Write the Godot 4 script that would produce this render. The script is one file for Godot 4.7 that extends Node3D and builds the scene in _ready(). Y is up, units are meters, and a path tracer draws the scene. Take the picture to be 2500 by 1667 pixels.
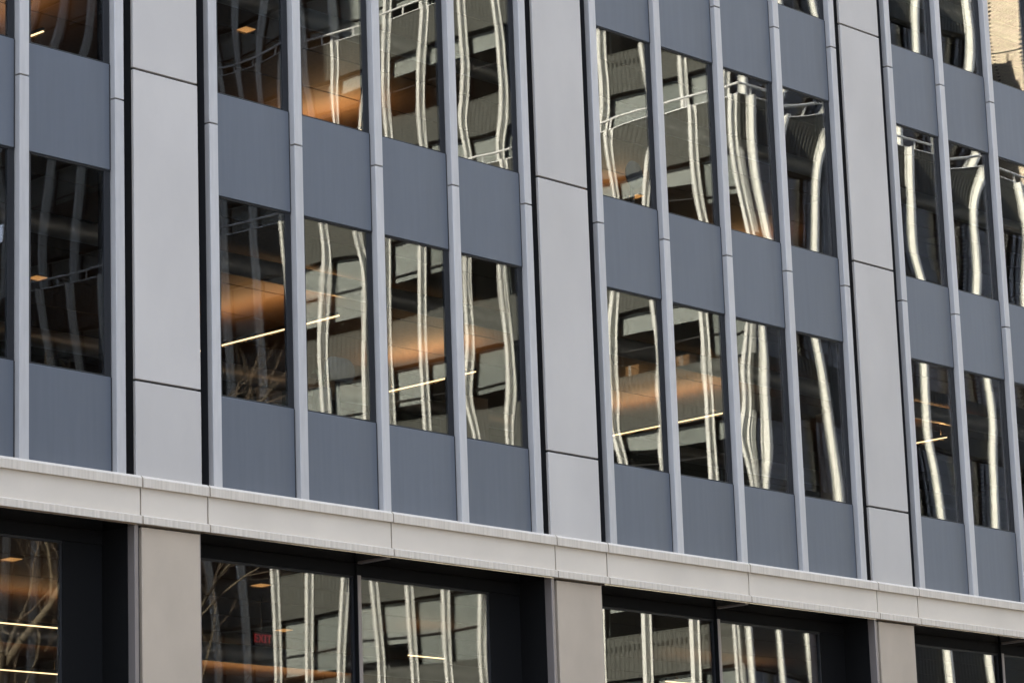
extends Node3D
# An office facade in shade whose panes mirror a sunlit finned block across the street.

const PITCH := 1.5            # window pitch
const BAY := 7.5724           # four windows and a pier
const MW := 0.146             # mullion width
const SILL := 3.468           # sill of the first upper floor
const FH := 3.985             # storey height
const WH := 2.619             # window height
const CB := 2.28              # top of the coping
const GROUND := -6.3
const CX := 50.1              # side face of the block opposite
const CZ := 30.15             # street face of the block opposite

var M := {}
var used := {}
var boxes := {}
var rng := RandomNumberGenerator.new()
var warp := {}

# ------------------------------------------------------------------ helpers
func numbered(called: String) -> String:
	var n: int = used.get(called, 0)
	used[called] = n + 1
	return called if n == 0 else "%s_%03d" % [called, n]

func thing(called: String, label: String, category: String, at := Vector3.ZERO, group := "") -> Node3D:
	var o := Node3D.new()
	o.name = numbered(called)
	add_child(o)
	o.position = at
	tag(o, label, category, group)
	return o

func tag(o: Node, label: String, category: String, group := "") -> void:
	o.set_meta("label", label)
	o.set_meta("category", category)
	if group != "":
		o.set_meta("group", group)

func part(called: String, mesh: Mesh, m: Material, parent: Node, at := Vector3.ZERO, turn := Vector3.ZERO) -> MeshInstance3D:
	var o := MeshInstance3D.new()
	o.name = called
	o.mesh = mesh
	o.material_override = m
	o.position = at
	o.rotation = turn
	parent.add_child(o, true)
	return o

func ground_part(called: String, mesh: Mesh, m: Material, at: Vector3) -> void:
	var o := part(called, mesh, m, self, at)
	o.set_meta("kind", "structure")

func quad(st: SurfaceTool, a: Vector3, b: Vector3, c: Vector3, d: Vector3) -> void:
	# a b c d clockwise seen from outside
	st.add_vertex(a); st.add_vertex(b); st.add_vertex(c)
	st.add_vertex(a); st.add_vertex(c); st.add_vertex(d)

# a box with chamfered edges, centred; alike boxes share one mesh
func cbox(s: Vector3, b := 0.004) -> ArrayMesh:
	var key := "%.4f %.4f %.4f %.4f" % [s.x, s.y, s.z, b]
	if boxes.has(key):
		return boxes[key]
	var st := SurfaceTool.new()
	st.begin(Mesh.PRIMITIVE_TRIANGLES)
	st.set_smooth_group(-1)
	var h := s / 2.0
	b = minf(b, minf(h.x, minf(h.y, h.z)) * 0.5)
	var axes := [Vector3.RIGHT, Vector3.UP, Vector3.BACK]
	var pt := func(sx: float, sy: float, sz: float, on: int) -> Vector3:
		var p := Vector3(sx * (h.x - b), sy * (h.y - b), sz * (h.z - b))
		p[on] += b * [sx, sy, sz][on]
		return p
	var tri := func(vs: Array) -> void:
		var n: Vector3 = (vs[1] - vs[0]).cross(vs[2] - vs[0])
		var mid: Vector3 = (vs[0] + vs[1] + vs[2]) / 3.0
		if n.dot(mid) > 0:
			vs.reverse()
		for v in vs:
			st.add_vertex(v)
	for ax in 3:
		var a1 := (ax + 1) % 3
		var a2 := (ax + 2) % 3
		for sg in [-1, 1]:
			var c := []
			for k in [[-1, -1], [1, -1], [1, 1], [-1, 1]]:
				var sv := [0, 0, 0]
				sv[ax] = sg; sv[a1] = k[0]; sv[a2] = k[1]
				c.append(pt.call(sv[0], sv[1], sv[2], ax))
			tri.call([c[0], c[1], c[2]])
			tri.call([c[0], c[2], c[3]])
	for ax in 3:          # edges along ax
		var a1 := (ax + 1) % 3
		var a2 := (ax + 2) % 3
		for k in [[-1, -1], [1, -1], [1, 1], [-1, 1]]:
			var lo := [0, 0, 0]
			lo[ax] = -1; lo[a1] = k[0]; lo[a2] = k[1]
			var hi := lo.duplicate()
			hi[ax] = 1
			var p1: Vector3 = pt.call(lo[0], lo[1], lo[2], a1)
			var p2: Vector3 = pt.call(hi[0], hi[1], hi[2], a1)
			var p3: Vector3 = pt.call(hi[0], hi[1], hi[2], a2)
			var p4: Vector3 = pt.call(lo[0], lo[1], lo[2], a2)
			tri.call([p1, p2, p3])
			tri.call([p1, p3, p4])
	for sx in [-1, 1]:
		for sy in [-1, 1]:
			for sz in [-1, 1]:
				tri.call([pt.call(sx, sy, sz, 0), pt.call(sx, sy, sz, 1), pt.call(sx, sy, sz, 2)])
	st.generate_normals()
	var mesh := st.commit()
	boxes[key] = mesh
	return mesh

# a box from corner to corner
func slab(called: String, lo: Vector3, hi: Vector3, m: Material, parent: Node, b := 0.004) -> MeshInstance3D:
	return part(called, cbox((hi - lo).abs(), b), m, parent, (lo + hi) / 2.0)

# a profile in the y z plane (counted so that it runs from the top round the front to the bottom) drawn out along x
func extrude_x(profile: PackedVector2Array, w: float) -> ArrayMesh:
	var st := SurfaceTool.new()
	st.begin(Mesh.PRIMITIVE_TRIANGLES)
	st.set_smooth_group(-1)
	var n := profile.size()
	for i in n:
		var p := profile[i]
		var q := profile[(i + 1) % n]
		quad(st, Vector3(-w / 2, p.x, p.y), Vector3(w / 2, p.x, p.y), Vector3(w / 2, q.x, q.y), Vector3(-w / 2, q.x, q.y))
	for s in [-1, 1]:
		for i in range(1, n - 1):
			var t := [Vector3(s * w / 2, profile[0].x, profile[0].y), Vector3(s * w / 2, profile[i].x, profile[i].y), Vector3(s * w / 2, profile[i + 1].x, profile[i + 1].y)]
			if s > 0:
				t.reverse()
			for v in t:
				st.add_vertex(v)
	st.generate_normals()
	return st.commit()

func tube(st: SurfaceTool, a: Vector3, b: Vector3, ra: float, rb: float, sides := 6) -> void:
	var d := (b - a).normalized()
	var x := d.cross(Vector3.UP if absf(d.y) < 0.9 else Vector3.RIGHT).normalized()
	var y := d.cross(x)
	for i in sides:
		var t0 := TAU * i / sides
		var t1 := TAU * (i + 1) / sides
		var o0 := x * cos(t0) + y * sin(t0)
		var o1 := x * cos(t1) + y * sin(t1)
		var q := [[a + o0 * ra, o0], [b + o0 * rb, o0], [b + o1 * rb, o1], [a + o1 * ra, o1]]
		for k in [0, 1, 2, 0, 2, 3]:
			st.set_normal(q[k][1])
			st.add_vertex(q[k][0])

func surf() -> SurfaceTool:
	var st := SurfaceTool.new()
	st.begin(Mesh.PRIMITIVE_TRIANGLES)
	return st

# ------------------------------------------------------------------ materials
func lin(r: float, g: float, b: float) -> Color:
	return Color(r, g, b).linear_to_srgb()

func noise_tex(freq: float, lo: Color, hi: Color, seed_: int, kind := FastNoiseLite.TYPE_SIMPLEX_SMOOTH, octaves := 4, size := 512) -> ImageTexture:
	var n := FastNoiseLite.new()
	n.seed = seed_
	n.noise_type = kind
	n.frequency = freq
	n.fractal_octaves = octaves
	var g := n.get_seamless_image(size, size)
	var im := Image.create(size, size, true, Image.FORMAT_RGB8)
	for y in size:
		for x in size:
			im.set_pixel(x, y, lo.lerp(hi, g.get_pixel(x, y).r))
	im.generate_mipmaps()
	return ImageTexture.create_from_image(im)

# far masonry: courses of about 8 cm
func brick_tex() -> ImageTexture:
	var im := Image.create(256, 256, true, Image.FORMAT_RGB8)
	var r := RandomNumberGenerator.new()
	r.seed = 8
	for row in 16:
		for b in 5:
			var t := r.randf_range(0.9, 1.0)
			im.fill_rect(Rect2i(b * 52 - (26 if row % 2 else 0), row * 16, 50, 14), Color(t, t * r.randf_range(0.96, 1.0), t * 0.97))
	for row in 16:
		im.fill_rect(Rect2i(0, row * 16 + 14, 256, 2), Color(0.78, 0.78, 0.77))
	im.generate_mipmaps()
	return ImageTexture.create_from_image(im)

func mat(called: String, c: Color, rough := 0.6, metal := 0.0, tex: Texture2D = null, scale := Vector3.ONE, spec := 0.5) -> StandardMaterial3D:
	var m := StandardMaterial3D.new()
	m.resource_name = called
	m.albedo_color = c
	m.roughness = rough
	m.metallic = metal
	m.metallic_specular = spec
	if tex:
		m.albedo_texture = tex
		m.uv1_triplanar = true
		m.uv1_world_triplanar = true
		m.uv1_scale = scale
		m.uv1_triplanar_sharpness = 8.0
	M[called] = m
	return m

func glow(called: String, c: Color, energy: float) -> StandardMaterial3D:
	var m := mat(called, Color(0.9, 0.85, 0.75), 0.6)
	m.emission_enabled = true
	m.emission = c
	m.emission_energy_multiplier = energy
	return m

func materials() -> void:
	var fine := noise_tex(0.02, Color(0.94, 0.94, 0.94), Color(1, 1, 1), 3)
	var blot := noise_tex(0.008, Color(0.945, 0.945, 0.945), Color(1, 1, 1), 5, FastNoiseLite.TYPE_SIMPLEX_SMOOTH, 5)
	var streak := noise_tex(0.03, Color(0.89, 0.88, 0.865), Color(1, 1, 1), 9, FastNoiseLite.TYPE_VALUE_CUBIC, 4)
	var rough := noise_tex(0.05, Color(0.72, 0.71, 0.69), Color(1, 1, 1), 11, FastNoiseLite.TYPE_SIMPLEX_SMOOTH, 5)
	var panel := noise_tex(0.02, Color(0.965, 0.965, 0.965), Color(1, 1, 1), 15, FastNoiseLite.TYPE_SIMPLEX_SMOOTH, 5)
	# aluminium cladding: a few variants of tone
	for k in 4:
		var t: float = [1.0, 0.955, 1.04, 0.98][k]
		mat("pier_%d" % k, lin(0.585 * t, 0.545 * t, 0.495 * t), 0.45, 0.05, blot, Vector3(0.11 + 0.02 * k, 0.07, 0.11))
		mat("spandrel_%d" % k, lin(0.143 * t, 0.160 * t, 0.186 * t), 0.42, 0.2, panel, Vector3(0.9 + 0.07 * k, 0.06, 0.9))
		mat("mullion_%d" % k, lin(0.575 * t, 0.555 * t, 0.53 * t), 0.4, 0.1, fine, Vector3(1.2, 0.15, 1.2))
	mat("coping", lin(0.75, 0.67, 0.56), 0.5, 0.1, streak, Vector3(2.6, 0.1, 2.6))
	mat("band", lin(0.75, 0.665, 0.55), 0.5, 0.1, blot, Vector3(0.12, 0.12, 0.12))
	mat("stone", lin(0.53, 0.435, 0.325), 0.75, 0.0, blot, Vector3(0.3, 0.2, 0.3))
	mat("black", lin(0.012, 0.012, 0.012), 0.5, 0.0, null, Vector3.ONE, 0.15)
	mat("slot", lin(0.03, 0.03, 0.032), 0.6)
	mat("gasket", lin(0.012, 0.013, 0.015), 0.5)
	mat("soffit", lin(0.55, 0.48, 0.42), 0.1, 1.0)
	mat("bronze", lin(0.30, 0.26, 0.235), 0.4, 0.4)
	mat("ceiling", lin(0.10, 0.06, 0.034), 0.7, 0.0, rough, Vector3(0.3, 0.3, 0.9))
	mat("inside_wall", lin(0.22, 0.20, 0.18), 0.8)
	mat("duct", lin(0.25, 0.25, 0.25), 0.45, 0.5)
	mat("inside_wood", lin(0.24, 0.10, 0.035), 0.6, 0.0, rough, Vector3(0.6, 0.2, 0.6))
	mat("carpet", lin(0.06, 0.06, 0.06), 0.95)
	# clear glass
	var g := StandardMaterial3D.new()
	g.resource_name = "glass"
	g.transparency = BaseMaterial3D.TRANSPARENCY_ALPHA
	g.albedo_color = Color(0.9, 0.95, 0.9, 0.0)
	g.roughness = 0.0
	M.glass = g
	var hn := FastNoiseLite.new()
	hn.seed = 31
	hn.frequency = 0.012
	hn.fractal_octaves = 2
	var hi := hn.get_seamless_image(256, 256)
	hi.convert(Image.FORMAT_RGBA8)
	hi.bump_map_to_normal_map(1.0)
	var ht := ImageTexture.create_from_image(hi)
	for k in 4:
		for n in ["pier_", "spandrel_"]:
			M[n + str(k)].normal_enabled = true
			M[n + str(k)].normal_texture = ht
			M[n + str(k)].normal_scale = 0.35
	var g3: StandardMaterial3D = g.duplicate()
	g3.metallic = 0.0
	g3.albedo_color = Color(0.08, 0.09, 0.085, 0.19)     # grey tinted glass
	g3.metallic_specular = 0.3
	M.glass_far = g3
	glow("lamp_warm", Color(1.0, 0.86, 0.64), 0.35)
	glow("lamp_amber", Color(1.0, 0.72, 0.40), 0.065)
	glow("exit_red", Color(1.0, 0.05, 0.04), 0.022).albedo_color = Color(0.3, 0.02, 0.02)
	# across the street
	mat("fin_white", lin(0.78, 0.79, 0.74), 0.5, 0.0, fine, Vector3(1, 0.1, 1))
	mat("concrete", lin(0.108, 0.116, 0.104), 0.85, 0.0, rough, Vector3(0.6, 0.1, 0.6))
	mat("blind", lin(0.58, 0.64, 0.60), 0.8)
	mat("blind_dark", lin(0.40, 0.45, 0.42), 0.8)
	mat("frame_dark", lin(0.03, 0.03, 0.03), 0.5)
	mat("room", lin(0.15, 0.145, 0.135), 0.9)
	mat("rail", lin(0.75, 0.76, 0.74), 0.4)
	mat("brick", lin(0.74, 0.66, 0.51), 0.9, 0.0, brick_tex(), Vector3(0.8, 0.8, 0.8))
	mat("dark_cladding", lin(0.08, 0.075, 0.07), 0.7)
	mat("cardboard", lin(0.34, 0.19, 0.08), 0.9, 0.0, fine, Vector3(2, 2, 2))
	mat("paper", lin(0.6, 0.6, 0.55), 0.8)
	mat("grey_case", lin(0.5, 0.5, 0.5), 0.6)
	mat("bark", lin(0.20, 0.165, 0.11), 0.9, 0.0, rough, Vector3(1.5, 0.6, 1.5))
	mat("twig", lin(0.16, 0.12, 0.08), 0.9)
	mat("leaf", lin(0.05, 0.07, 0.03), 0.7)
	mat("chair_grey", lin(0.05, 0.053, 0.055), 0.8)
	mat("asphalt", lin(0.055, 0.055, 0.057), 0.9, 0.0, rough, Vector3(0.5, 0.5, 0.5))
	mat("paving", lin(0.21, 0.185, 0.155), 0.85, 0.0, rough, Vector3(0.4, 0.4, 0.4))

# ------------------------------------------------------------------ the facade
func knot(a: Array, t: float) -> float:
	var n := a.size() - 1
	var f := clampf(t, 0, 1) * n
	var i := mini(int(f), n - 1)
	var u := f - i
	var p1: float = a[i]
	var p2: float = a[i + 1]
	var p0: float = a[i - 1] if i > 0 else 2 * p1 - p2
	var p3: float = a[i + 2] if i + 2 <= n else 2 * p2 - p1
	return 0.5 * (2 * p1 + (p2 - p0) * u + (2 * p0 - 5 * p1 + 4 * p2 - p3) * u * u + (3 * p1 - p0 - 3 * p2 + p3) * u * u * u)

# a sheet of glass, slightly out of true as toughened panes are; bend lists its sideways lean at even steps from top to bottom
func pane_mesh(w: float, h: float, bend: Array, bow: Array, tip: Array) -> ArrayMesh:
	var nx := 10
	var ny := 36
	var pos := PackedVector3Array()
	var nor := PackedVector3Array()
	var idx := PackedInt32Array()
	for j in ny + 1:
		var t := float(j) / ny
		var v := h * (0.5 - t)
		var a := knot(bend, t)
		var da := (knot(bend, t - 0.01) - knot(bend, t + 0.01)) / (0.02 * h) if t > 0.01 and t < 0.99 else 0.0
		var c := knot(bow, t)
		var dc := (knot(bow, t - 0.01) - knot(bow, t + 0.01)) / (0.02 * h) if t > 0.01 and t < 0.99 else 0.0
		for i in nx + 1:
			var u := w * (float(i) / nx - 0.5)
			var sx := a + c * u
			var sy := u * da + u * u / 2 * dc + knot(tip, t)
			pos.append(Vector3(u, v, a * u + c * u * u / 2))
			nor.append(Vector3(-sx, -sy, 1).normalized())
	# the same sheet once more, 6 mm behind: the back of the glass
	var n := pos.size()
	for k in n:
		pos.append(pos[k] - Vector3(0, 0, 0.006))
		nor.append(-nor[k])
	for j in ny:
		for i in nx:
			var k := j * (nx + 1) + i
			idx.append_array([k, k + 1, k + nx + 2, k, k + nx + 2, k + nx + 1])
			k += n
			idx.append_array([k, k + nx + 2, k + 1, k, k + nx + 1, k + nx + 2])
	var arr := []
	arr.resize(Mesh.ARRAY_MAX)
	arr[Mesh.ARRAY_VERTEX] = pos
	arr[Mesh.ARRAY_NORMAL] = nor
	arr[Mesh.ARRAY_INDEX] = idx
	var mesh := ArrayMesh.new()
	mesh.add_surface_from_arrays(Mesh.PRIMITIVE_TRIANGLES, arr)
	return mesh

# [seven leans from top to bottom, five curvatures from top to bottom]
func bend_of(key: String, k: float) -> Array:
	var lean := []
	var curve := []
	if warp.has(key):
		for i in 12:
			(lean if i < 7 else curve).append(warp[key][i] * 1e-5)
		return [lean, curve]
	var ph := rng.randf() * TAU
	var amp := rng.randf_range(0.001, 0.0025) * k
	for i in 7:
		lean.append(amp * sin(ph + i * 0.9) + rng.randfn(0, 0.0003) * k)
	for i in 5:
		curve.append(rng.randfn(0.0005, 0.001) * k)
	return [lean, curve]

func tip_of(k: float) -> Array:
	var out := []
	for i in 5:
		out.append(rng.randfn(0, 0.0004) * k + (rng.randf_range(0.0005, 0.0032) * k if i == 4 else 0.0))
	return out

func window(parent: Node, x0: float, x1: float, y0: float, y1: float, z: float, key: String, k: float, m: Material, edge := 0.02, jamb := 0.03) -> void:
	var o := Node3D.new()
	o.name = "window"
	o.position = Vector3((x0 + x1) / 2, (y0 + y1) / 2, z)
	parent.add_child(o, true)
	var w := x1 - x0
	var h := y1 - y0
	# a sealed double unit: both sheets bow much alike
	var both := bend_of(key, k)
	var bend: Array = both[0]
	var bow: Array = both[1]
	var tip := tip_of(k)
	part("pane", pane_mesh(w - edge, h - edge, bend, bow, tip), m, o)
	for i in bend.size():
		bend[i] += rng.randfn(0, 0.00012)
	part("pane", pane_mesh(w - edge, h - edge, bend, bow, tip), m, o, Vector3(0, 0, -0.018))
	for s in [-1, 1]:
		part("frame", cbox(Vector3(w, edge, 0.05), 0.002), M.gasket, o, Vector3(0, s * (h - edge) / 2, -0.012))
		part("frame", cbox(Vector3(jamb, h - 2 * edge, 0.05), 0.002), M.gasket, o, Vector3(s * (w - jamb) / 2, 0, -0.018))

func facade() -> void:
	var b := thing("office_building", "grey panelled office building with recessed shopfront glazing and metal mullions", "building")
	var first := -2
	var last := 3
	var top := SILL + 4 * FH
	var joints := [CB + 0.002]
	for f in range(0, 5):
		joints.append(7.0 + FH * (f - 0))
	for bay in range(first, last + 1):
		var base := bay * BAY
		# mullions, joined once a storey
		for i in 5:
			var xr := base + PITCH * i
			for f in joints.size():
				var lo: float = joints[f] + (0.009 if f > 0 else 0.0)
				var hi: float = (joints[f + 1] if f + 1 < joints.size() else top) - 0.009
				if hi <= lo:
					continue
				var cap := slab("mullion", Vector3(xr - MW, lo, 0.052), Vector3(xr, hi, 0.15 + rng.randf_range(-0.001, 0.001)), M["mullion_%d" % (rng.randi() % 4)], b, 0.005)
				cap.rotation.y = rng.randfn(0, 0.002)
			slab("mullion_base", Vector3(xr - MW + 0.004, CB + 0.002, -0.08), Vector3(xr - 0.004, top, 0.055), M.slot if i == 0 else M.mullion_1, b, 0.004)
		# panels and panes
		for i in 4:
			var x0 := base + PITCH * i + 0.004
			var x1 := base + PITCH * (i + 1) - MW - 0.004
			for f in range(0, 5):
				var lo := CB + 0.002 if f == 0 else SILL + FH * (f - 1) + WH
				var hi := SILL + FH * f
				var p := slab("spandrel_panel", Vector3(x0, lo, 0.0), Vector3(x1 - 0.025, hi, 0.075), M["spandrel_%d" % (rng.randi() % 4)], b, 0.006)
				p.rotation = Vector3(rng.randfn(0, 0.0012), rng.randfn(0, 0.0015), 0)
				slab("reveal", Vector3(x1 - 0.024, lo, -0.02), Vector3(x1 + 0.003, hi, 0.064), M.slot, b, 0.002)  # dark filler strip in the panel gap, standing in for its shade
				if f < 4:
					window(b, x0, x1, hi + 0.004, hi + WH - 0.004, 0.045, "%d %d" % [f + 1, bay * 5 + i], 1.0, M.glass, 0.02, 0.1)
		# pier between bays, to the left of this bay, with a dark slot either side
		var p0 := base - BAY + 6.0 + 0.155
		var p1 := p0 + 1.07
		for f in range(0, 5):
			var lo := CB + 0.002 if f == 0 else SILL + FH * (f - 1) + 0.018
			var hi := SILL + FH * f - 0.012
			var p := slab("pier_panel", Vector3(p0, lo, 0.10), Vector3(p1, hi, 0.15), M["pier_%d" % (rng.randi() % 4)], b, 0.005)
			p.rotation = Vector3(rng.randfn(0, 0.0006), rng.randfn(0, 0.0008), 0)
		slab("pier_core", Vector3(p0 + 0.03, CB, -0.28), Vector3(p1 - 0.03, top, 0.098), M.frame_dark, b)
		slab("slot_back", Vector3(base - BAY + 6.0 - 0.02, CB, -0.34), Vector3(base - MW + 0.02, top, -0.28), M.slot, b)
		# coping, band and lip, in three lengths a bay
		var cuts := [base - BAY + 6.205, base - 0.27, base + 2.965, base + 6.205]
		for k in 3:
			var x0: float = cuts[k] + 0.012
			var x1: float = cuts[k + 1] - 0.012
			var w := x1 - x0
			var mid := Vector3((x0 + x1) / 2, 0, 0)
			part("coping", extrude_x(PackedVector2Array([Vector2(2.28, 0.04), Vector2(2.28, 0.175), Vector2(2.245, 0.212), Vector2(2.135, 0.212), Vector2(2.135, 0.04)]), w), M.coping, b, mid)
			part("band_panel", extrude_x(PackedVector2Array([Vector2(2.135, 0.04), Vector2(2.135, 0.165), Vector2(1.797, 0.165), Vector2(1.797, 0.04)]), w), M.band, b, mid)
			part("lip", extrude_x(PackedVector2Array([Vector2(1.797, 0.04), Vector2(1.797, 0.165), Vector2(1.775, 0.212), Vector2(1.685, 0.212), Vector2(1.685, 0.04)]), w), M.coping, b, mid)
		slab("ledge_core", Vector3(base - BAY + 6.2, 1.70, -0.5), Vector3(base + 6.21, 2.26, 0.03), M.slot, b)
		# ground storey: stone pier, black reveals, deep glazing
		var s0 := base - BAY + 6.235
		var s1 := s0 + 0.945
		slab("stone_pier", Vector3(s0, GROUND, -0.5), Vector3(s1, 1.655, 0.15), M.stone, b, 0.006)
		slab("channel", Vector3(s0 - 0.055, GROUND, -0.48), Vector3(s0 - 0.002, 1.68, 0.10), M.slot, b)
		slab("trim", Vector3(s0 - 0.115, GROUND, 0.02), Vector3(s0 - 0.057, 1.68, 0.15), M.bronze, b)
		slab("side_panel", Vector3(s0 - 0.113, GROUND, -0.5), Vector3(s0 - 0.057, 1.68, 0.018), M.black, b)
		slab("trim", Vector3(s1 + 0.012, GROUND, 0.05), Vector3(s1 + 0.03, 1.68, 0.13), M.bronze, b)
		slab("channel", Vector3(s1 + 0.002, GROUND, -0.48), Vector3(s1 + 0.025, 1.68, 0.048), M.slot, b)
		var g0 := s1 + 0.03
		var g1 := base + 6.235 - 0.115
		slab("soffit", Vector3(g0, 1.665, -0.5), Vector3(g1, 1.684, 0.19), M.soffit, b, 0.002)
		slab("head_frame", Vector3(g0, 1.50, -0.56), Vector3(g1, 1.664, -0.44), M.black, b)
		var xm := base + 2.905
		slab("mullion", Vector3(xm - 0.035, GROUND, -0.54), Vector3(xm + 0.035, 1.664, -0.40), M.black, b, 0.003)
		slab("mullion_cap", Vector3(xm - 0.03, GROUND, -0.399), Vector3(xm + 0.03, 1.50, -0.385), M.bronze, b, 0.002)
		slab("ceiling_trim", Vector3(xm - 0.035, 1.650, -0.38), Vector3(xm + 0.035, 1.664, 0.16), M.bronze, b, 0.002)
		window(b, g0, xm - 0.036, -2.6, 1.498, -0.47, "0 %d" % (bay * 2), 0.45, M.glass, 0.03)
		slab("jamb_panel", Vector3(g1 - 0.62, GROUND, -0.54), Vector3(g1, 1.498, -0.455), M.black, b, 0.003)
		window(b, xm + 0.036, g1 - 0.622, -2.6, 1.498, -0.47, "0 %d" % (bay * 2 + 1), 0.45, M.glass, 0.03)
		slab("base_wall", Vector3(g0, GROUND, -0.6), Vector3(g1, -2.61, -0.42), M.black, b)
	# floors, ceilings and the walls that close the rooms
	var xl := first * BAY - 1.5
	var xr2 := last * BAY + 6.2
	for f in range(0, 5):
		var cy := 1.85 if f == 0 else 6.45 + FH * (f - 1)
		if f == 4:
			cy = SILL + 3 * FH + WH + 0.3
		# boarded ceiling: strips with open gaps between them
		for k in 10:
			var z1 := (-0.3 if f > 0 else -0.6) - 1.37 * k
			slab("ceiling_panel", Vector3(xl, cy, z1 - 1.34), Vector3(xr2, cy + 0.03, z1), M.ceiling, b)
		for z in [-2.9, -8.2] if f > 0 else [-8.2]:
			var st := surf()
			tube(st, Vector3(xl + 0.3, cy - 0.2, z), Vector3(xr2 - 0.3, cy - 0.2, z), 0.15, 0.15, 14)
			part("duct", st.commit(), M.duct, b)
		slab("floor_slab", Vector3(xl, cy + 0.06, -14.0), Vector3(xr2, (SILL + FH * f - 0.92), -0.12 if f > 0 else -0.5), M.carpet, b)
	slab("floor_slab", Vector3(xl, GROUND, -14.0), Vector3(xr2, -4.4, -0.62), M.carpet, b)
	slab("back_wall", Vector3(xl, GROUND, -14.4), Vector3(xr2, top, -14.02), M.inside_wall, b)
	for x in [xl, xr2]:
		slab("end_wall", Vector3(x - 0.2, GROUND, -14.4), Vector3(x + 0.2, top, -0.1), M.inside_wall, b)
	for f in range(1, 4):
		var fl := SILL + FH * (f - 1) - 0.92
		for c in [[-4.6, -3.3], [3.4, -4.8], [8.8, -8.6], [13.2, -8.0], [19.6, -4.6]]:
			slab("column", Vector3(c[0] - 0.3, fl, c[1] - 0.3), Vector3(c[0] + 0.3, fl + 3.0 + 0.9, c[1] + 0.3), M.inside_wall, b)
		slab("core_wall", Vector3(xl, fl, -11.2), Vector3(xr2, fl + 3.85, -11.0), M.inside_wall, b)
	slab("core_wall", Vector3(xl, -4.4, -13.2), Vector3(xr2, 1.85, -13.0), M.inside_wall, b)
	# the rest of the block: wings either side and the storeys above, height made up to cut sky light across the street
	slab("upper_storeys", Vector3(xl, top + 0.01, -24), Vector3(xr2, 90, -0.02), M.spandrel_0, b)
	slab("left_wing", Vector3(-95, GROUND, -24), Vector3(xl - 0.2, 90, -0.05), M.spandrel_1, b)
	slab("right_wing", Vector3(xr2 + 0.2, GROUND, -24), Vector3(75, 90, -0.05), M.spandrel_1, b)

# ------------------------------------------------------------------ the block across the street
func ribs(length: float, h: float) -> ArrayMesh:
	# ribbed concrete: runs along x, faces +z
	var st := SurfaceTool.new()
	st.begin(Mesh.PRIMITIVE_TRIANGLES)
	st.set_smooth_group(-1)
	var n := int(length / 0.17)
	var s := length / n
	var prof := PackedVector2Array()
	for i in n:
		var x := -length / 2 + s * i
		prof.append_array([Vector2(x, 0.0), Vector2(x + s * 0.35, 0.0), Vector2(x + s * 0.5, 0.028), Vector2(x + s * 0.85, 0.028)])
	prof.append(Vector2(length / 2, 0.0))
	for i in prof.size() - 1:
		var p := prof[i]
		var q := prof[i + 1]
		quad(st, Vector3(p.x, h / 2, p.y), Vector3(q.x, h / 2, q.y), Vector3(q.x, -h / 2, q.y), Vector3(p.x, -h / 2, p.y))
		quad(st, Vector3(p.x, h / 2, -0.2), Vector3(q.x, h / 2, -0.2), Vector3(q.x, h / 2, q.y), Vector3(p.x, h / 2, p.y))
		quad(st, Vector3(p.x, -h / 2, p.y), Vector3(q.x, -h / 2, q.y), Vector3(q.x, -h / 2, -0.2), Vector3(p.x, -h / 2, -0.2))
	st.generate_normals()
	return st.commit()

func fin_mesh(h: float) -> ArrayMesh:
	# an I-shaped mullion standing off the wall: stands along y, its front faces +z
	var st := SurfaceTool.new()
	st.begin(Mesh.PRIMITIVE_TRIANGLES)
	st.append_from(cbox(Vector3(0.135, h, 0.03), 0.004), 0, Transform3D(Basis(), Vector3(0, 0, 0.22)))
	st.append_from(cbox(Vector3(0.05, h - 0.004, 0.19), 0.002), 0, Transform3D(Basis(), Vector3(0, 0, 0.112)))
	st.append_from(cbox(Vector3(0.235, h - 0.002, 0.03), 0.002), 0, Transform3D(Basis(), Vector3(0, 0, 0.0)))
	return st.commit()

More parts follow.
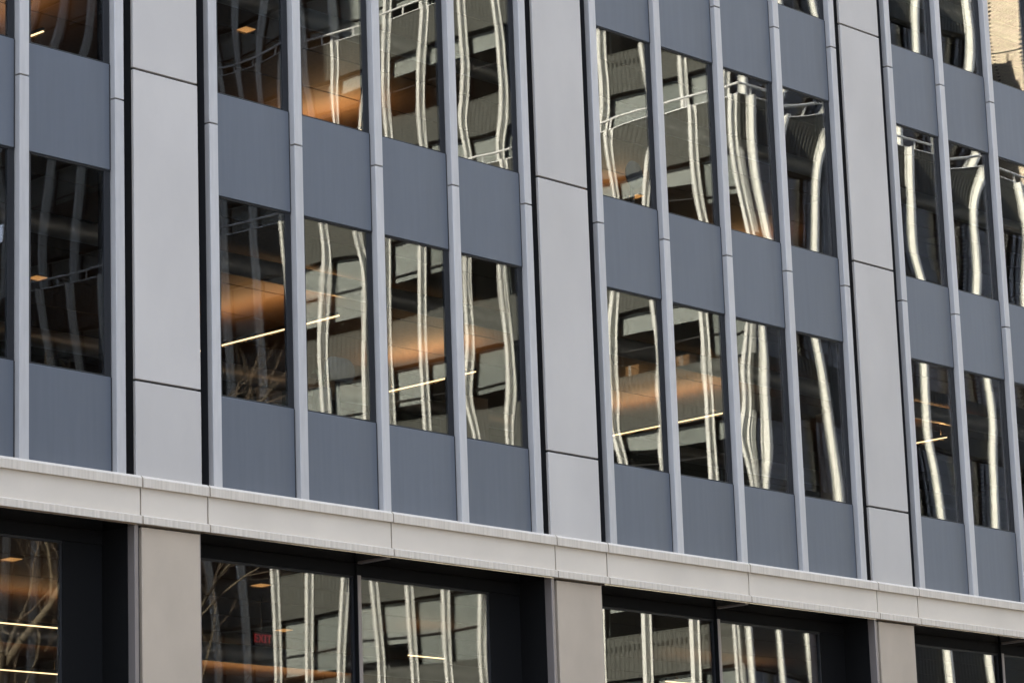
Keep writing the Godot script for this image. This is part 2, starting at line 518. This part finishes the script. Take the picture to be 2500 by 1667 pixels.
# one storeyed face: origin at its corner, runs along +x of its own axes, faces +z of its own axes
func finned_face(parent: Node, at: Vector3, turn: float, length: float, module: float, levels: Array, low: float, high: float, seed_: int, offset: float, blinds := true) -> void:
	var r := RandomNumberGenerator.new()
	r.seed = seed_
	var f := Node3D.new()
	f.name = "face"
	f.position = at
	f.rotation.y = turn
	parent.add_child(f, true)
	var fm := fin_mesh(high - low)
	var n := int((length - offset) / module) + 1
	for i in n:
		part("fin", fm, M.fin_white, f, Vector3(offset + module * i, (low + high) / 2, 0.045))
	for k in levels.size():
		var l: Array = levels[k]     # [bottom, top] of a spandrel
		part("spandrel", ribs(length, l[1] - l[0]), M.concrete, f, Vector3(length / 2, (l[0] + l[1]) / 2, 0))
		slab("window_sill", Vector3(0, l[1], -0.2), Vector3(length, l[1] + 0.03, 0.03), M.concrete, f)
		# the window strip above this spandrel
		var y0: float = l[1] + 0.03
		var y1: float = levels[k + 1][0] if k + 1 < levels.size() else high
		if y1 - y0 < 0.5:
			continue
		slab("frame", Vector3(0, y1 - 0.07, -0.26), Vector3(length, y1, -0.16), M.frame_dark, f)
		slab("transom", Vector3(0, y1 - 1.30, -0.25), Vector3(length, y1 - 1.26, -0.17), M.frame_dark, f)
		slab("room_back", Vector3(0, y0, -5.6), Vector3(length, y1, -5.5), M.room, f)
		slab("room_floor", Vector3(0, y0 - 0.5, -5.5), Vector3(length, y0 - 0.3, -0.2), M.carpet, f)
		var drop := 0.0
		var step := module
		for i in int(length / step):
			var x0 := step * i + offset
			var x1 := minf(x0 + step, length)
			if x0 >= length - 0.3:
				break
			part("pane", cbox(Vector3(x1 - x0 - 0.04, y1 - y0 - 0.14, 0.012), 0.001), M.glass_far, f, Vector3((x0 + x1) / 2, (y0 + y1 - 0.12) / 2, -0.21))
			slab("frame", Vector3(x0 - 0.02, y0, -0.25), Vector3(x0 + 0.02, y1 - 0.12, -0.17), M.frame_dark, f)
			if i == 0 or r.randf() < 0.45:
				drop = [1.5, 1.5, 2.0, 2.3, 0.7, 1.5][r.randi() % 6]
			if not blinds:
				continue
			if drop > 0.0:
				drop = minf(drop, y1 - y0 - 0.05)
				slab("blind", Vector3(x0 + 0.02, y1 - drop, -0.27), Vector3(x1 - 0.02, y1 - 0.02, -0.25), M.blind if r.randf() < 0.75 else M.blind_dark, f)
			if r.randf() < 0.28:
				slab("blind", Vector3(x0 + 0.15, y0 + 0.05, -0.52), Vector3(x0 + 0.55, y0 + r.randf_range(0.9, 1.5), -0.48), M.blind, f)

func railing(parent: Node, a: Vector3, b: Vector3) -> void:
	var o := Node3D.new()
	o.name = "railing"
	parent.add_child(o, true)
	var st := surf()
	tube(st, a + Vector3(0, 0.42, 0), b + Vector3(0, 0.42, 0), 0.04, 0.04)
	part("top_rail", st.commit(), M.rail, o)
	st = surf()
	tube(st, a + Vector3(0, 0.06, 0), b + Vector3(0, 0.06, 0), 0.045, 0.045)
	part("bottom_rail", st.commit(), M.rail, o)
	var n := int((b - a).length() / 1.6)
	for i in n + 1:
		var p := a.lerp(b, (i + 0.4) / (n + 0.8))
		st = surf()
		tube(st, p, p + Vector3(0, 0.42, 0), 0.03, 0.03)
		part("post", st.commit(), M.rail, o)

func opposite() -> void:
	var b := thing("finned_block", "sunlit block with white vertical fins and ribbed spandrels mirrored in the office panes", "building")
	var levels := [[-1.6, -0.1], [2.55, 4.05], [6.7, 8.05], [10.4, 11.95], [14.6, 16.4], [18.6, 20.2], [23.1, 24.85]]
	# lower tier: side face (faces -x) and street face (faces -z)
	finned_face(b, Vector3(CX, 0, CZ), -PI / 2, 46.0, 1.705, levels, GROUND, 24.85, 21, 0.15)
	finned_face(b, Vector3(CX + 38.0, 0, CZ), PI, 38.0, 2.23, levels, GROUND, 24.85, 22, (38.0 - 0.45) - 2.23 * 16, false)
	slab("core", Vector3(CX + 5.8, GROUND, CZ + 5.8), Vector3(CX + 37.5, 24.6, CZ + 46), M.room, b)
	slab("terrace", Vector3(CX + 0.25, 24.5, CZ + 0.25), Vector3(CX + 37.9, 24.84, CZ + 46), M.concrete, b)
	slab("corner_post", Vector3(CX + 0.02, GROUND, CZ + 0.02), Vector3(CX + 0.2, 24.8, CZ + 0.2), M.fin_white, b)
	railing(b, Vector3(CX + 0.1, 24.85, CZ + 0.1), Vector3(CX + 0.1, 24.85, CZ + 45))
	railing(b, Vector3(CX + 0.1, 24.85, CZ + 0.1), Vector3(CX + 37, 24.85, CZ + 0.1))
	# middle tier, set back behind a terrace
	var s := 1.4
	var lv := [[24.2, 24.86], [26.6, 28.0], [30.5, 31.9]]
	finned_face(b, Vector3(CX + s, 0, CZ + s), -PI / 2, 44.0, 1.705, lv, 24.86, 31.9, 23, 0.15)
	finned_face(b, Vector3(66.7, 0, CZ + s), PI, 66.7 - CX - s, 2.23, lv, 24.86, 31.9, 24, (66.7 - CX - s - 0.45) - 2.23 * 6, false)
	slab("core", Vector3(CX + s + 5.8, 24.85, CZ + s + 5.8), Vector3(66.5, 31.6, CZ + 45), M.room, b)
	slab("side_wall", Vector3(66.5, 24.85, CZ + s + 0.05), Vector3(66.7, 31.85, CZ + 45), M.concrete, b)
	slab("terrace", Vector3(CX + s + 0.25, 31.6, CZ + s + 0.25), Vector3(66.5, 31.88, CZ + 45), M.concrete, b)
	railing(b, Vector3(CX + s + 0.1, 31.9, CZ + s + 0.1), Vector3(CX + s + 0.1, 31.9, CZ + 44))
	railing(b, Vector3(CX + s + 0.1, 31.9, CZ + s + 0.1), Vector3(66.6, 31.9, CZ + s + 0.1))
	# upper tier
	s = 2.8
	var lu := [[31.3, 31.92], [34.6, 36.0], [38.6, 40.0], [42.6, 44.0]]
	finned_face(b, Vector3(CX + s, 0, CZ + s), -PI / 2, 42.0, 1.705, lu, 31.92, 44.0, 25, 0.15)
	finned_face(b, Vector3(66.7, 0, CZ + s), PI, 66.7 - CX - s, 2.23, lu, 31.92, 44.0, 26, (66.7 - CX - s - 0.45) - 2.23 * 6, false)
	slab("core", Vector3(CX + s + 5.8, 31.9, CZ + s + 5.8), Vector3(66.5, 43.9, CZ + 44), M.room, b)
	slab("side_wall", Vector3(66.5, 31.9, CZ + s + 0.05), Vector3(66.7, 43.9, CZ + 44), M.concrete, b)
	slab("roof", Vector3(CX + s + 0.25, 43.7, CZ + s + 0.25), Vector3(66.6, 43.95, CZ + 44), M.concrete, b)
	# things on its window sills
	var spots := [[16.43, 31.9], [16.43, 33.4], [16.43, 35.2], [16.43, 36.2]]
	var says := ["brown cardboard box beside pale books on a mirrored sill", "brown cardboard box alone on the sill past the pale books", "brown cardboard box right against another on a mirrored sill", "last brown cardboard box on the mirrored sill, right against another"]
	for k in spots.size():
		var c := thing("cardboard_box", says[k], "box", Vector3(CX + 0.55, spots[k][0] + 0.24, spots[k][1]), "boxes on the sills of the finned block")
		part("carton", cbox(Vector3(0.4, 0.42, 0.62), 0.01), M.cardboard, c)
		part("tape", cbox(Vector3(0.404, 0.424, 0.06), 0.002), M.paper, c)
	for k in 6:
		var bk := thing("book", "pale upright book in a row beside a cardboard box", "book", Vector3(CX + 0.5, 16.43 + 0.19, 31.45 - 0.075 * k), "books on a sill of the finned block")
		part("cover", cbox(Vector3(0.25, 0.36 - 0.03 * (k % 3), 0.06), 0.004), M.paper if k % 2 == 0 else M.blind_dark, bk)
		part("pages", cbox(Vector3(0.24, 0.33 - 0.03 * (k % 3), 0.04), 0.002), M.paper, bk, Vector3(-0.01, 0.02, 0))
	for k in 3:
		var c := thing("grey_cabinet", ["pale grey cabinet on a mirrored sill, one of three, nearest the street corner", "pale grey cabinet between two others on a mirrored sill", "pale grey cabinet on a mirrored sill, one of three, farthest from the street corner"][k], "cabinet", Vector3(CX + 1.4 + 0.6, 28.45, 39.3 + 1.1 * k), "cabinets on the sills of the finned block")
		part("case", cbox(Vector3(0.4, 0.75, 0.5), 0.01), M.grey_case, c)
		part("lid", cbox(Vector3(0.42, 0.04, 0.52), 0.01), M.frame_dark, c, Vector3(0, 0.395, 0))

	# beyond it a sunlit masonry building
	var br := thing("masonry_building", "buff masonry building in sun beyond the finned block", "building")
	slab("wall", Vector3(69, GROUND, CZ + 0.02), Vector3(110, 58, CZ + 60), M.brick, br)
	for k in 12:
		var y := 25.6 + 2.6 * k
		slab("course_joint", Vector3(68.985, y, CZ + 0.1), Vector3(69.2, y + 0.04, CZ + 59), M.concrete, br, 0.002)
	slab("parapet", Vector3(68.8, 58.01, CZ - 0.1), Vector3(110.2, 58.6, CZ + 60.2), M.brick, br)
	# unseen block added towards the sun, to dim low sky light on the mullions
	var fb := thing("added_sky_blocker", "unseen long dark block with grey floor bands, added to dim low sky light", "building")
	slab("wall", Vector3(-150, GROUND, 30), Vector3(-62, 55, 80), M.dark_cladding, fb)
	for k in 16:
		var y := -2.6 + 3.6 * k
		slab("floor_band", Vector3(-150.1, y, 29.9), Vector3(-61.9, y + 0.5, 80.1), M.concrete, fb)
	# and on this side of the side street a dark tower that keeps the sun off part of the finned block
	var tw := thing("dark_tower", "tall dark clad tower across the side street from the finned block", "building")
	slab("wall", Vector3(2, GROUND, 49.3), Vector3(34.5, 110, 100), M.dark_cladding, tw)
	for k in 29:
		var y := -2.0 + 3.8 * k
		slab("floor_band", Vector3(1.9, y, 49.25), Vector3(34.6, y + 0.4, 100.1), M.dark_cladding, tw)

# ------------------------------------------------------------------ street and trees
func branch(wood: SurfaceTool, twigs: SurfaceTool, r: RandomNumberGenerator, a: Vector3, d: Vector3, length: float, rad: float, depth: int) -> void:
	var p := a
	var n := 4
	for i in n:
		var dd := (d + Vector3(r.randfn(0, 0.13), r.randfn(0.05, 0.08), r.randfn(0, 0.13))).normalized()
		var q := p + dd * length / n
		var r0 := rad * (1.0 - 0.42 * i / n)
		var r1 := rad * (1.0 - 0.42 * (i + 1) / n)
		tube(wood if rad > 0.02 else twigs, p, q, r0, r1, 7 if rad > 0.05 else 4)
		d = dd
		p = q
		if depth > 0 and i > 0:
			var side := d.cross(Vector3(r.randf_range(-1, 1), r.randf_range(-1, 1), r.randf_range(-1, 1))).normalized()
			branch(wood, twigs, r, p, (d * 0.75 + side * r.randf_range(0.55, 0.95)).normalized(), length * r.randf_range(0.5, 0.72), r1 * r.randf_range(0.45, 0.62), depth - 1)
	if depth > 0:
		branch(wood, twigs, r, p, d, length * 0.62, rad * 0.55, depth - 1)

func bare_tree(at: Vector3, seed_: int, h: float, label: String, thick := 0.1) -> void:
	var r := RandomNumberGenerator.new()
	r.seed = seed_
	var t := thing("bare_tree", label, "tree", at, "leafless street trees")
	var wood := surf()
	var twigs := surf()
	var trunk := surf()
	var p := Vector3.ZERO
	for i in 6:
		var q := Vector3(0.10 * sin(i * 1.3), h * 0.6 * (i + 1) / 6.0, 0.12 * sin(i * 0.9))
		tube(trunk, p, q, 0.19 - 0.014 * i, 0.19 - 0.014 * (i + 1), 9)
		p = q
	for k in 4:
		var a := TAU * k / 4 + r.randf() * 0.9
		var y := h * (0.42 + 0.05 * k)
		branch(wood, twigs, r, Vector3(0.05, y, 0.05), Vector3(cos(a) * 0.75, 0.8, sin(a) * 0.75).normalized(), h * 0.22, thick, 4)
	branch(wood, twigs, r, p, Vector3(0.1, 1, 0).normalized(), h * 0.2, 0.105, 4)
	part("trunk", trunk.commit(), M.bark, t)
	part("limbs", wood.commit(), M.bark, t)
	part("twigs", twigs.commit(), M.twig, t).set_meta("kind", "stuff")

func street() -> void:
	ground_part("ground", cbox(Vector3(700, 1, 700), 0.01), M.paving, Vector3(0, GROUND - 0.65, 60))
	ground_part("road", cbox(Vector3(360, 0.1, 12), 0.01), M.asphalt, Vector3(0, GROUND - 0.19, 11))
	for z in [4.85, 17.15]:
		ground_part("kerb", cbox(Vector3(360, 0.3, 0.3), 0.02), M.paving, Vector3(0, GROUND - 0.15, z))
	ground_part("pavement", cbox(Vector3(360, 0.2, 5.6), 0.01), M.paving, Vector3(0, GROUND - 0.104, 1.9))
	ground_part("pavement", cbox(Vector3(360, 0.2, 30), 0.01), M.paving, Vector3(0, GROUND - 0.104, 32.3))
	bare_tree(Vector3(13.4, GROUND, 20.3), 4, 16.2, "bare tree with a forked pale trunk mirrored in the shopfront glass")
	bare_tree(Vector3(17.5, GROUND, 20.6), 7, 16.0, "bare tree with fine upright twigs mirrored beside the pale panelled pier", 0.05)

# ------------------------------------------------------------------ lamps and things indoors
func pendant(a: Vector3, b: Vector3, label: String, e: float, ceil_y: float) -> void:
	var t := thing("pendant_light", label, "pendant light", (a + b) / 2, "linear pendant lights indoors")
	var d := b - a
	var along_x := absf(d.x) > absf(d.z)
	var length := d.length()
	var s := Vector3(length, 0.02, 0.03) if along_x else Vector3(0.03, 0.02, length)
	part("diffuser", cbox(s, 0.002), M.lamp_warm, t, Vector3(0, -0.03, 0))
	part("housing", cbox(s + Vector3(0.012, 0.03, 0.012), 0.003), M.frame_dark, t, Vector3(0, 0.0, 0))
	for k in [-0.4, 0.4]:
		var st := surf()
		var y := ceil_y - t.position.y
		tube(st, d * k, d * k + Vector3(0, y, 0), 0.004, 0.004, 4)
		part("cable", st.commit(), M.frame_dark, t)
	for up in [1, 0]:
		var l := AreaLight3D.new()
		l.name = "uplight" if up else "downlight"
		l.area_size = Vector2(length, 0.05)
		l.light_color = Color(1.0, 0.77, 0.5)
		l.light_energy = (e if up else e * 0.12) * 0.036
		l.shadow_enabled = true
		l.area_range = 12.0
		l.position = Vector3(0, 0.03 if up else -0.06, 0)
		l.rotation = Vector3(PI / 2 if up else -PI / 2, 0, 0)
		if not along_x:
			l.rotation = Vector3(PI / 2 if up else -PI / 2, PI / 2, 0)
		t.add_child(l)

func ceiling_lamp(at: Vector3, label: String) -> void:
	var t := thing("ceiling_light", label, "ceiling light", at, "square lights in the ceilings")
	part("lamp_diffuser", cbox(Vector3(0.2, 0.012, 0.2), 0.002), M.lamp_amber, t, Vector3(0, -0.012, 0))
	part("rim", cbox(Vector3(0.24, 0.01, 0.24), 0.002), M.frame_dark, t, Vector3(0, -0.004, 0))
	var l := AreaLight3D.new()
	l.name = "light"
	l.area_size = Vector2(0.2, 0.2)
	l.light_color = Color(1.0, 0.7, 0.4)
	l.light_energy = 0.015
	l.shadow_enabled = true
	l.area_range = 10.0
	l.position = Vector3(0, -0.03, 0)
	l.rotation = Vector3(-PI / 2, 0, 0)
	t.add_child(l)

func indoors() -> void:
	var c1 := 6.45
	var c2 := c1 + FH
	var p1 := 5.95
	var p2 := p1 + FH
	var g := "bright linear pendant glowing under a wooden ceiling, "
	pendant(Vector3(5.42, p1, -3.2), Vector3(5.42, p1, -6.3), g + "beside bare twigs", 16.0, c1)
	pendant(Vector3(9.85, p1, -4.6), Vector3(9.85, p1, -6.7), g + "beside the chair at the sill", 16.0, c1)
	pendant(Vector3(15.7, p1, -4.1), Vector3(15.7, p1, -7.0), g + "below the cardboard boxes", 16.0, c1)
	pendant(Vector3(20.75, p1, -3.05), Vector3(20.75, p1, -4.3), g + "between dark panes", 11.0, c1)
	pendant(Vector3(1.47, p2, -5.15), Vector3(1.47, p2, -8.5), g + "on the second floor by the slotted pier", 11.0, c2)
	pendant(Vector3(8.45, p2, -5.5), Vector3(8.45, p2, -7.2), g + "its tip low in a second floor pane", 16.0, c2)
	pendant(Vector3(15.2, p2, -5.7), Vector3(15.2, p2, -9.0), g + "above the round backed chair", 12.0, c2)
	pendant(Vector3(20.4, p2, -6.3), Vector3(20.4, p2, -9.5), g + "low behind the mirrored corner", 12.0, c2)
	pendant(Vector3(-4.5, 1.4, -5.8), Vector3(3.4, 1.4, -5.8), "bright linear pendant in the shopfront behind the mirrored tree", 14.0, 1.85)
	pendant(Vector3(-3.0, 1.4, -10.0), Vector3(6.6, 1.4, -10.0), "bright linear pendant deep in the shopfront behind the mirrored tree", 16.0, 1.85)
	pendant(Vector3(8.8, 1.4, -5.25), Vector3(9.6, 1.4, -5.25), "short linear pendant in the shopfront beside the black reveal", 1.2, 1.85)
	pendant(Vector3(8.6, 1.4, -10.6), Vector3(12.6, 1.4, -10.6), "linear pendant deep in the shopfront beyond the exit sign", 12.0, 1.85)
	pendant(Vector3(15.2, 1.4, -5.35), Vector3(18.2, 1.4, -5.35), "linear pendant low in the shopfront between two stone piers", 2.5, 1.85)
	ceiling_lamp(Vector3(1.93, c1, -5.85), "small square amber light in the first floor ceiling above bare twigs")
	ceiling_lamp(Vector3(4.66, c2, -4.28), "small square amber light in the second floor ceiling")
	ceiling_lamp(Vector3(16.43, c2, -6.54), "small square amber light beside the round backed chair")
	ceiling_lamp(Vector3(-0.32, 1.85, -3.62), "small square amber light above the mirrored pale trunk")
	ceiling_lamp(Vector3(4.0, 1.85, -3.45), "small square amber light above the red exit sign")
	ceiling_lamp(Vector3(7.56, 1.85, -6.74), "small square amber light beyond the red exit sign")
	# exit sign
	var ex := thing("exit_sign", "red lettered exit sign hanging in the shopfront", "sign", Vector3(4.75, 1.22, -4.25))
	part("plate", cbox(Vector3(0.42, 0.22, 0.03), 0.004), M.black, ex)
	var tm := TextMesh.new()
	var sf := SystemFont.new()
	sf.font_names = PackedStringArray(["Droid Sans"])
	sf.font_weight = 700
	tm.font = sf
	tm.text = "EXIT"
	tm.font_size = 48
	tm.pixel_size = 0.0034
	tm.depth = 0.004
	part("lettering_sign", tm, M.exit_red, ex, Vector3(0, 0, 0.018))
	var st := surf()
	tube(st, Vector3(0, 0.11, 0), Vector3(0, 0.63, 0), 0.008, 0.008)
	part("stem", st.commit(), M.frame_dark, ex)
	# chair at the sill, a plant beside it, another chair a floor up
	var ch := thing("office_chair", "grey office chair with rounded backrest turned to the sill", "chair", Vector3(2.86, 2.57, -0.62))
	var back := CapsuleMesh.new()
	back.radius = 0.17
	back.height = 0.56
	part("backrest", back, M.chair_grey, ch, Vector3(0, 1.74, 0), Vector3(0, 0, PI / 2)).scale = Vector3(1, 1, 0.3)
	slab("back_post", Vector3(-0.03, 0.45, -0.08), Vector3(0.03, 1.62, -0.03), M.frame_dark, ch)
	slab("seat", Vector3(-0.25, 0.42, -0.5), Vector3(0.25, 0.5, 0.0), M.chair_grey, ch, 0.03)
	slab("gas_lift", Vector3(-0.03, 0.08, -0.28), Vector3(0.03, 0.42, -0.22), M.frame_dark, ch)
	for k in 5:
		var a := TAU * k / 5
		st = surf()
		tube(st, Vector3(0, 0.1, -0.25), Vector3(cos(a) * 0.3, 0.05, -0.25 + sin(a) * 0.3), 0.025, 0.018)
		part("foot", st.commit(), M.frame_dark, ch)
	var ch2 := thing("office_chair", "grey office chair with round backrest at the second floor sill", "chair", Vector3(9.15, 6.56, -0.55))
	var disc := SphereMesh.new()
	disc.radius = 0.2
	disc.height = 0.44
	part("backrest", disc, M.chair_grey, ch2, Vector3(0, 1.62, 0)).scale = Vector3(1, 1, 0.3)
	slab("back_post", Vector3(-0.03, 0.45, -0.08), Vector3(0.03, 1.5, -0.03), M.frame_dark, ch2)
	slab("seat", Vector3(-0.25, 0.42, -0.5), Vector3(0.25, 0.5, 0.0), M.chair_grey, ch2, 0.03)
	slab("gas_lift", Vector3(-0.03, 0.0, -0.28), Vector3(0.03, 0.42, -0.22), M.frame_dark, ch2)
	var pl := thing("potted_plant", "dark arching leaved plant in a pot beside the chair at the sill", "plant", Vector3(2.35, 3.62, -0.45))
	part("pot", cbox(Vector3(0.2, 0.34, 0.2), 0.02), M.frame_dark, pl, Vector3(0, 0.17, 0))
	var r := RandomNumberGenerator.new()
	r.seed = 12
	for k in 9:
		var a := TAU * k / 9 + r.randf()
		var rise := r.randf_range(0.12, 0.3)
		var reach := r.randf_range(0.12, 0.28)
		st = surf()
		var p := Vector3(0, 0.34, 0)
		for i in 5:
			var t := (i + 1) / 5.0
			var q := Vector3(cos(a) * reach * t, 0.34 + rise * sin(t * 2.4), sin(a) * reach * t * 0.8)
			tube(st, p, q, 0.012 * (1.1 - 0.2 * i), 0.012 * (0.9 - 0.2 * i) + 0.001, 4)
			p = q
		part("leaf", st.commit(), M.leaf, pl)

# ------------------------------------------------------------------
func _ready() -> void:
	var cam := Camera3D.new()
	cam.name = "camera"
	add_child(cam)
	cam.keep_aspect = Camera3D.KEEP_HEIGHT
	cam.fov = rad_to_deg(2 * atan(784.0 / 7186.52))
	var yaw := 0.8368
	var pitch := 0.2221
	var roll := -0.0346
	var fwd := Vector3(sin(yaw) * cos(pitch), sin(pitch), -cos(yaw) * cos(pitch))
	var r0 := Vector3(cos(yaw), 0, sin(yaw))
	var u0 := r0.cross(fwd)
	var right := r0 * cos(roll) + u0 * sin(roll)
	var up := u0 * cos(roll) - r0 * sin(roll)
	cam.transform = Transform3D(Basis(right, up, -fwd), Vector3(-26.0772, -4.6572, 28.6177))
	cam.far = 900.0
	cam.current = true

	var we := WorldEnvironment.new()
	we.name = "world_environment"
	var env := Environment.new()
	env.background_mode = Environment.BG_SKY
	var sm := ProceduralSkyMaterial.new()
	sm.sky_top_color = Color(0.565, 0.605, 0.68)
	sm.sky_horizon_color = Color(0.68, 0.725, 0.80)
	sm.sky_curve = 0.16
	sm.sun_angle_max = 2.0
	sm.ground_bottom_color = Color(0.2, 0.2, 0.2)
	sm.ground_horizon_color = Color(0.6, 0.62, 0.64)
	sm.sky_energy_multiplier = 1.0
	var sky := Sky.new()
	sky.sky_material = sm
	env.sky = sky
	env.tonemap_mode = Environment.TONE_MAPPER_LINEAR
	env.tonemap_exposure = 6.9
	env.sdfgi_enabled = true
	env.ssao_enabled = true
	env.ssil_enabled = true
	we.environment = env
	add_child(we)

	var sun := DirectionalLight3D.new()
	sun.name = "sun"
	sun.light_energy = 0.85
	sun.light_color = Color(1.0, 0.965, 0.89)
	sun.light_angular_distance = 1.0
	sun.shadow_enabled = true
	var el := deg_to_rad(33.0)
	var az := deg_to_rad(6.0)
	var to_sun := Vector3(-cos(az) * cos(el), sin(el), -sin(az) * cos(el))
	sun.transform = Transform3D(Basis.looking_at(-to_sun), Vector3.ZERO)
	add_child(sun)

	rng.seed = 5
	# how far each pane leans sideways down its height, then its curvature, in units of 1e-5
	warp = {
		"2 0": [253, 256, 249, 206, 141, 163, 279, 241, 76, -151, -499, -812],
		"2 1": [174, 263, 345, 401, 405, 382, 393, 202, 191, 128, -72, -441],
		"2 2": [213, 171, 119, 64, 18, -5, -16, 52, 41, 21, 4, -5],
		"2 3": [216, 274, 312, 346, 304, 209, 254, -3, 77, 76, 59, -110],
		"2 5": [75, 105, 141, 98, -35, -51, -12, 88, 223, 143, -65, -517],
		"2 6": [66, 79, 89, 89, 105, 155, 225, -2, 4, 11, 24, 47],
		"2 7": [112, 80, 40, 54, 135, 264, 424, -65, -10, 35, 23, -11],
		"2 8": [114, -149, -404, -558, -657, -726, -796, 41, -90, -154, -147, -118],
		"1 0": [-138, -89, -36, 8, 42, 68, 90, -57, -21, 13, 31, 40],
		"1 1": [49, 130, 126, 80, 39, 45, 71, 32, 224, 301, 313, 261],
		"1 2": [-92, -118, -133, -130, -123, -115, -110, -4, -9, -10, -9, -9],
		"1 3": [108, 130, 164, 186, 173, 122, 163, -126, 24, 83, 168, -185],
		"1 5": [-45, -63, -74, -97, -69, -112, -24, -75, 198, 197, 220, 21],
		"1 6": [137, 153, 166, 173, 181, 175, 149, 14, 20, 23, 27, 21],
		"1 7": [145, 99, 42, 41, 5, -5, -104, -524, -53, -23, 211, -729],
		"1 8": [374, 482, 569, 636, 691, 727, 729, 30, 87, 140, 184, 196],
		"3 10": [15, -77, -171, -262, -342, -399, -454, -4, -37, -68, -85, -87],
		"3 11": [23, 61, 99, 133, 153, 100, -2, -9, 31, 73, 110, 78],
		"3 12": [54, 35, 14, -15, -36, -5, 57, -16, -1, 20, 37, 18],
		"2 10": [-19, -54, -85, -83, -83, -76, 39, -25, 13, 47, 103, 144],
		"2 11": [152, -118, -366, -435, -425, -447, -538, -17, -67, -66, -13, 30],
		"1 10": [-13, -30, -42, -9, 88, 160, 205, 5, 33, 53, 36, 13],
		"1 11": [-363, -294, -295, -333, -359, -390, -431, -23, -15, -41, -51, -60],
		"1 -2": [10, -59, -132, -178, -144, -51, 36, 76, 141, 187, 134, 48],
		"0 0": [-32, 38, 62, 67, 61, 51, 38, 73, -94, -134, -109, -68],
		"0 1": [-115, -85, -29, 5, 27, 43, 57, -6, -98, -9, 46, 80],
		"0 2": [-1, -11, -19, -20, -18, -14, -10, 161, 158, 107, 48, -9],
		"0 3": [-310, -242, -168, -99, -39, 16, 68, -571, -508, -320, -127, 53],
		"0 4": [-264, -227, -173, -116, -60, -8, 43, 107, 157, 120, 64, 6],
	}
	materials()
	street()
	facade()
	opposite()
	indoors()
